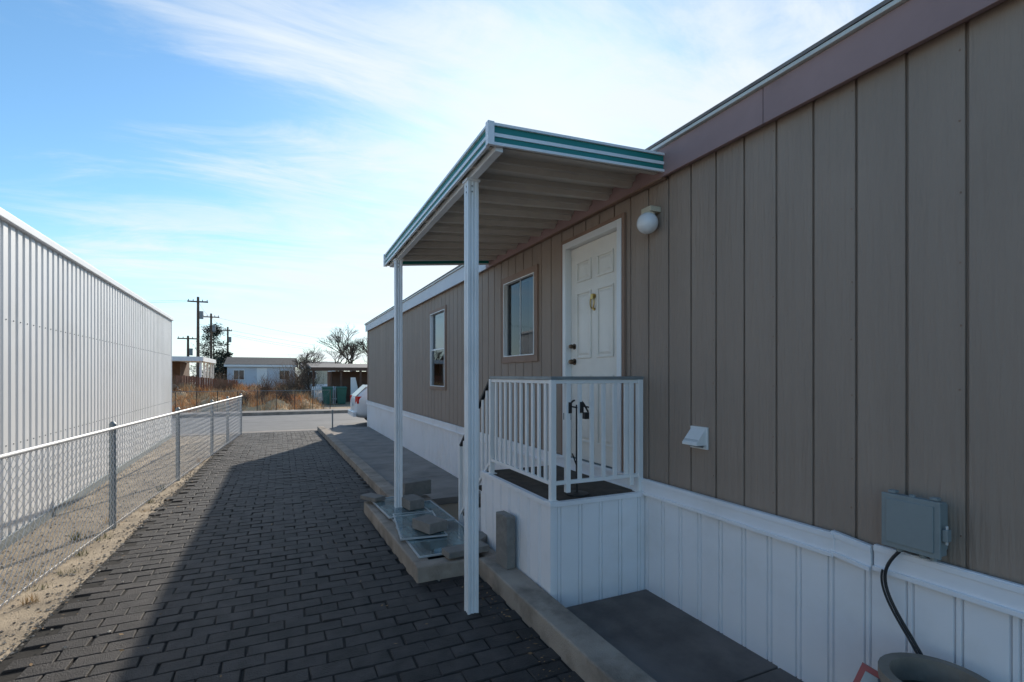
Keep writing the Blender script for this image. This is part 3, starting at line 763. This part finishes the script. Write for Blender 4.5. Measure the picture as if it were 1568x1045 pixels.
for xx in (2.55,3.35):
    b=B(); b.add([(xx-.22,31.8,0),(xx+.22,31.8,0),(xx+.22,32.3,0),(xx-.22,32.3,0),(xx-.29,31.72,.95),(xx+.29,31.72,.95),(xx+.29,32.35,.95),(xx-.29,32.35,.95)],
      [(0,3,2,1),(4,5,6,7),(0,1,5,4),(1,2,6,5),(2,3,7,6),(3,0,4,7)],'bin')
    b.obox((xx,32.03,1.0),(.62,.68,.07),(.08,0,0),'bin',.02); b.tube((xx-.28,32.36,.1),(xx+.28,32.36,.1),.1,'tyre',12)
    b.done('wheelie_bin',bevel=.01)
b=B()
for i in range(15):
    xx=-9+i*.8; b.tube((xx,26.0,0),(xx,26.0,1.0),.018,'wood',6)
b.tube((-9,26,1.0),(2.2,26,1.0),.012,'galvpost',6)
for k in range(110):
    xx=-9+k*.1; x2=min(xx+1.0,2.2)
    b.tube((xx,26.0,.05),(x2,26.0,.98),.0012,'galvpost',3); b.tube((x2,26.0,.05),(xx,26.0,.98),.0012,'galvpost',3)
b.done('yard_fence')
b=B()
def lot(x,y):
    e=min(1,max(0,(x+9)/.8),max(0,(2.0-x)/.8))*min(1,max(0,(y-26.3)/1.2))*min(1,max(0,(40-y)/2))
    return -.04+e*(.30+.22*math.sin(x*1.7+y*.9)*math.sin(y*1.1-x*.6)+.18*math.sin(x*3.7-y*2.1)*math.sin(x*.9+y*2.7)+.045*(y-27))
nx,ny=70,70; vs=[]
for j in range(ny+1):
    for i in range(nx+1):
        x=-9+11*i/nx; y=26.2+13.8*j/ny; h=lot(x,y)
        vs.append((x+U(-.04,.04),y+U(-.04,.04),h+(U(-.05,.05) if h>0 else 0)))
b.add(vs,[(j*(nx+1)+i,j*(nx+1)+i+1,(j+1)*(nx+1)+i+1,(j+1)*(nx+1)+i) for j in range(ny) for i in range(nx)],'palegrass')
for i in range(2800):
    xx=U(-8.8,1.9); yy=U(26.5,39)
    z=lot(xx,yy)-.03; q=R()
    patch=math.sin(xx*1.1+yy*.5)+math.sin(yy*.9-xx*.7)
    k='drygrass' if q<.50+.25*patch else ('palegrass' if q<.93 else 'brush')
    tuft(b,(xx,yy,z),11,U(.2,.55),.3,k,1.0,1.3)
b.done('dry_grass')
b=B()
for i in range(1400):
    xx=U(-12,14); yy=U(25.8,48)
    tuft(b,(xx,yy,-.03),5,U(.06,.2),.3,'palegrass' if R()<.8 else 'weed',.8)
b.done('grass')
def shrub(loc,r,h,n,k):
    b=B()
    for i in range(n):
        a=U(0,6.28); e_=U(.3,1.4); d=Vector((math.cos(a)*math.cos(e_)*r,math.sin(a)*math.cos(e_)*r,math.sin(e_)*h))
        q=d*U(.4,.7); b.tube((0,0,0),q,.012,k,3,.008)
        for j in range(4):
            q2=q+Vector((U(-.4,.4)*r,U(-.4,.4)*r,U(0,.45)*h)); b.tube(q,q2,.007,k,3,.003)
            for l in range(2): b.tube(q2,q2+Vector((U(-.2,.2)*r,U(-.2,.2)*r,U(0,.2)*h)),.004,k,3,.002)
    o=b.done('bare_shrub'); o.location=loc
shrub((.6,33,-.03),1.3,2.4,110,'brush'); shrub((1.5,36,-.03),1.4,2.7,110,'bark'); shrub((-.7,30,-.03),.9,1.6,80,'brush'); shrub((-5.5,33,-.03),1.0,1.7,60,'brush')
shrub((.1,28.3,-.03),.8,1.3,60,'bark'); shrub((8.0,44,-.03),2.5,4,90,'bark'); shrub((-3.0,34,-.03),1.2,1.9,70,'brush'); shrub((-1.6,27.6,-.03),.5,1.0,50,'bark')

def bare_tree(name,loc,h,spread,seed,depth=6,k='bark'):
    rnd=random.Random(seed); b=B()
    def br(p,d,l,r,lev):
        q=p+d*l
        b.tube(p,q,r,k,6 if lev<2 else 3,r*.72)
        if lev>=depth: return
        nn=3 if lev in(1,2,3,4) else 2
        for i in range(nn):
            a=rnd.uniform(0,6.28); t=rnd.uniform(.3,.75)*spread
            side=Vector((math.cos(a),math.sin(a),rnd.uniform(-.1,.5)))
            nd=(d*(1-.3*t)+side*t).normalized()
            br(q if i else p+d*l*rnd.uniform(.7,1),nd,l*rnd.uniform(.62,.86),r*.66,lev+1)
    br(Vector((0,0,0)),Vector((rnd.uniform(-.1,.1),rnd.uniform(-.1,.1),1)).normalized(),h*.26,h*.022,0)
    o=b.done(name); o.location=loc; return o
bare_tree('bare_tree',(7.0,52,-.03),7.6,.9,3,7)
bare_tree('bare_tree',(8.6,55,-.03),7.8,.9,5,7)
bare_tree('bare_tree',(5.2,56,-.03),6.8,1,15,7)
bare_tree('bare_tree',(1.5,43,-.03),4.9,1,8,7)
bare_tree('bare_tree',(2.4,50,-.03),4.8,1.2,18,6)
bare_tree('bare_tree',(-10.4,56,-.03),6.2,.9,12,6)
def conifer(name,loc,h,r,seed,n=2600):
    rnd=random.Random(seed); b=B(); b.tube((0,0,0),(0,0,h*.9),.14,'bark',8,.03)
    clumps=[]
    for i in range(60):
        t=rnd.random(); z=h*(.12+.85*t); a=rnd.uniform(0,6.28); rr=r*(1-t)**.6*rnd.uniform(.2,.85)
        clumps.append((Vector((math.cos(a)*rr,math.sin(a)*rr,z)),rnd.uniform(.25,.5)*r*(1-.55*t)))
    for i in range(n):
        c,cr=rnd.choice(clumps)
        g=Vector((rnd.gauss(0,.5),rnd.gauss(0,.5),rnd.gauss(0,.35)))*cr
        s=rnd.uniform(.08,.2)
        d=[Vector((rnd.uniform(-1,1),rnd.uniform(-1,1),rnd.uniform(-.6,.5)))*s for _ in range(3)]
        b.add([c+g+q for q in d],[(0,1,2)],'conifer')
    for i in range(40):
        z=h*rnd.uniform(.12,.9); a=rnd.uniform(0,6.28); rr=r*(1-z/h)**.7*.9
        b.tube((0,0,z),(math.cos(a)*rr,math.sin(a)*rr,z+.1),.03,'bark',4,.01)
    o=b.done(name); o.location=loc; return o
conifer('evergreen_tree',(-7.4,70,-.03),8.2,2.9,4,9000)
conifer('evergreen_tree',(-5.3,61,-.03),4.6,1.6,9,3500)
conifer('evergreen_tree',(-6.3,63,-.03),3.8,1.7,13,3000)
def upole(x,y,h,arms):
    b=B(); b.tube((x,y,-.1),(x,y,h),.15,'wood',10,.10)
    for az_,ln in arms:
        b.box(x-ln,x+ln,y-.16,y-.07,az_-.06,az_+.06,'wood')
        for s in (-1,-.5,.5,1): b.tube((x+s*ln*.9,y-.115,az_+.06),(x+s*ln*.9,y-.115,az_+.2),.035,'galvpost',6)
    b.tube((x+.28,y-.15,h-2.0),(x+.28,y-.15,h-1.3),.16,'galvpost',10)
    b.done('utility_pole')
upole(-6.8,52.8,8.85,[(8.4,.8)]); upole(-7.0,63.9,8.6,[(8.2,.8),(6.6,.5)]); upole(-6.3,74.6,8.1,[(7.6,.5)]); upole(-8.6,60,5.8,[(5.5,.9)])
b=B()
def wire(p,q,sag,r=.009,n=14):
    p=Vector(p);q=Vector(q); pts=[p.lerp(q,i/n)-Vector((0,0,sag*4*(i/n)*(1-i/n))) for i in range(n+1)]; b.path(pts,r,'black',3)
wire((-7.5,52.8,8.5),(-60,54,8.5),1.2); wire((-6.1,52.8,8.5),(-60,54,8.2),1.2)
wire((-7,63.9,8.3),(30,60,4.5),1.2); wire((-7,63.9,6.7),(12,58,4.0),.6); wire((-6.8,52.8,8.5),(-7,63.9,8.3),.3); wire((-7,63.9,8.3),(-6.3,74.6,7.7),.3)
wire((-6.8,52.8,6.4),(20,56,3.4),.5); wire((-6.8,52.8,6.1),(20,56,3.1),.6)
b.done('overhead_wires')
b=B(); rnd=random.Random(2)
for i in range(9000):
    xx=rnd.uniform(-150,190); hgt=2.2+1.8*math.sin(xx*.11)+1.3*math.sin(xx*.37+1)+1.0*math.sin(xx*.9); hgt=max(1.4,hgt)
    c=Vector((xx,150+rnd.uniform(-8,8),rnd.random()**.8*hgt)); s=rnd.uniform(.2,.6)
    d=[Vector((rnd.uniform(-1,1),rnd.uniform(-1,1),rnd.uniform(-1,1)))*s for _ in range(3)]
    b.add([c+q for q in d],[(0,1,2)],'hills')
b.done('distant_trees')
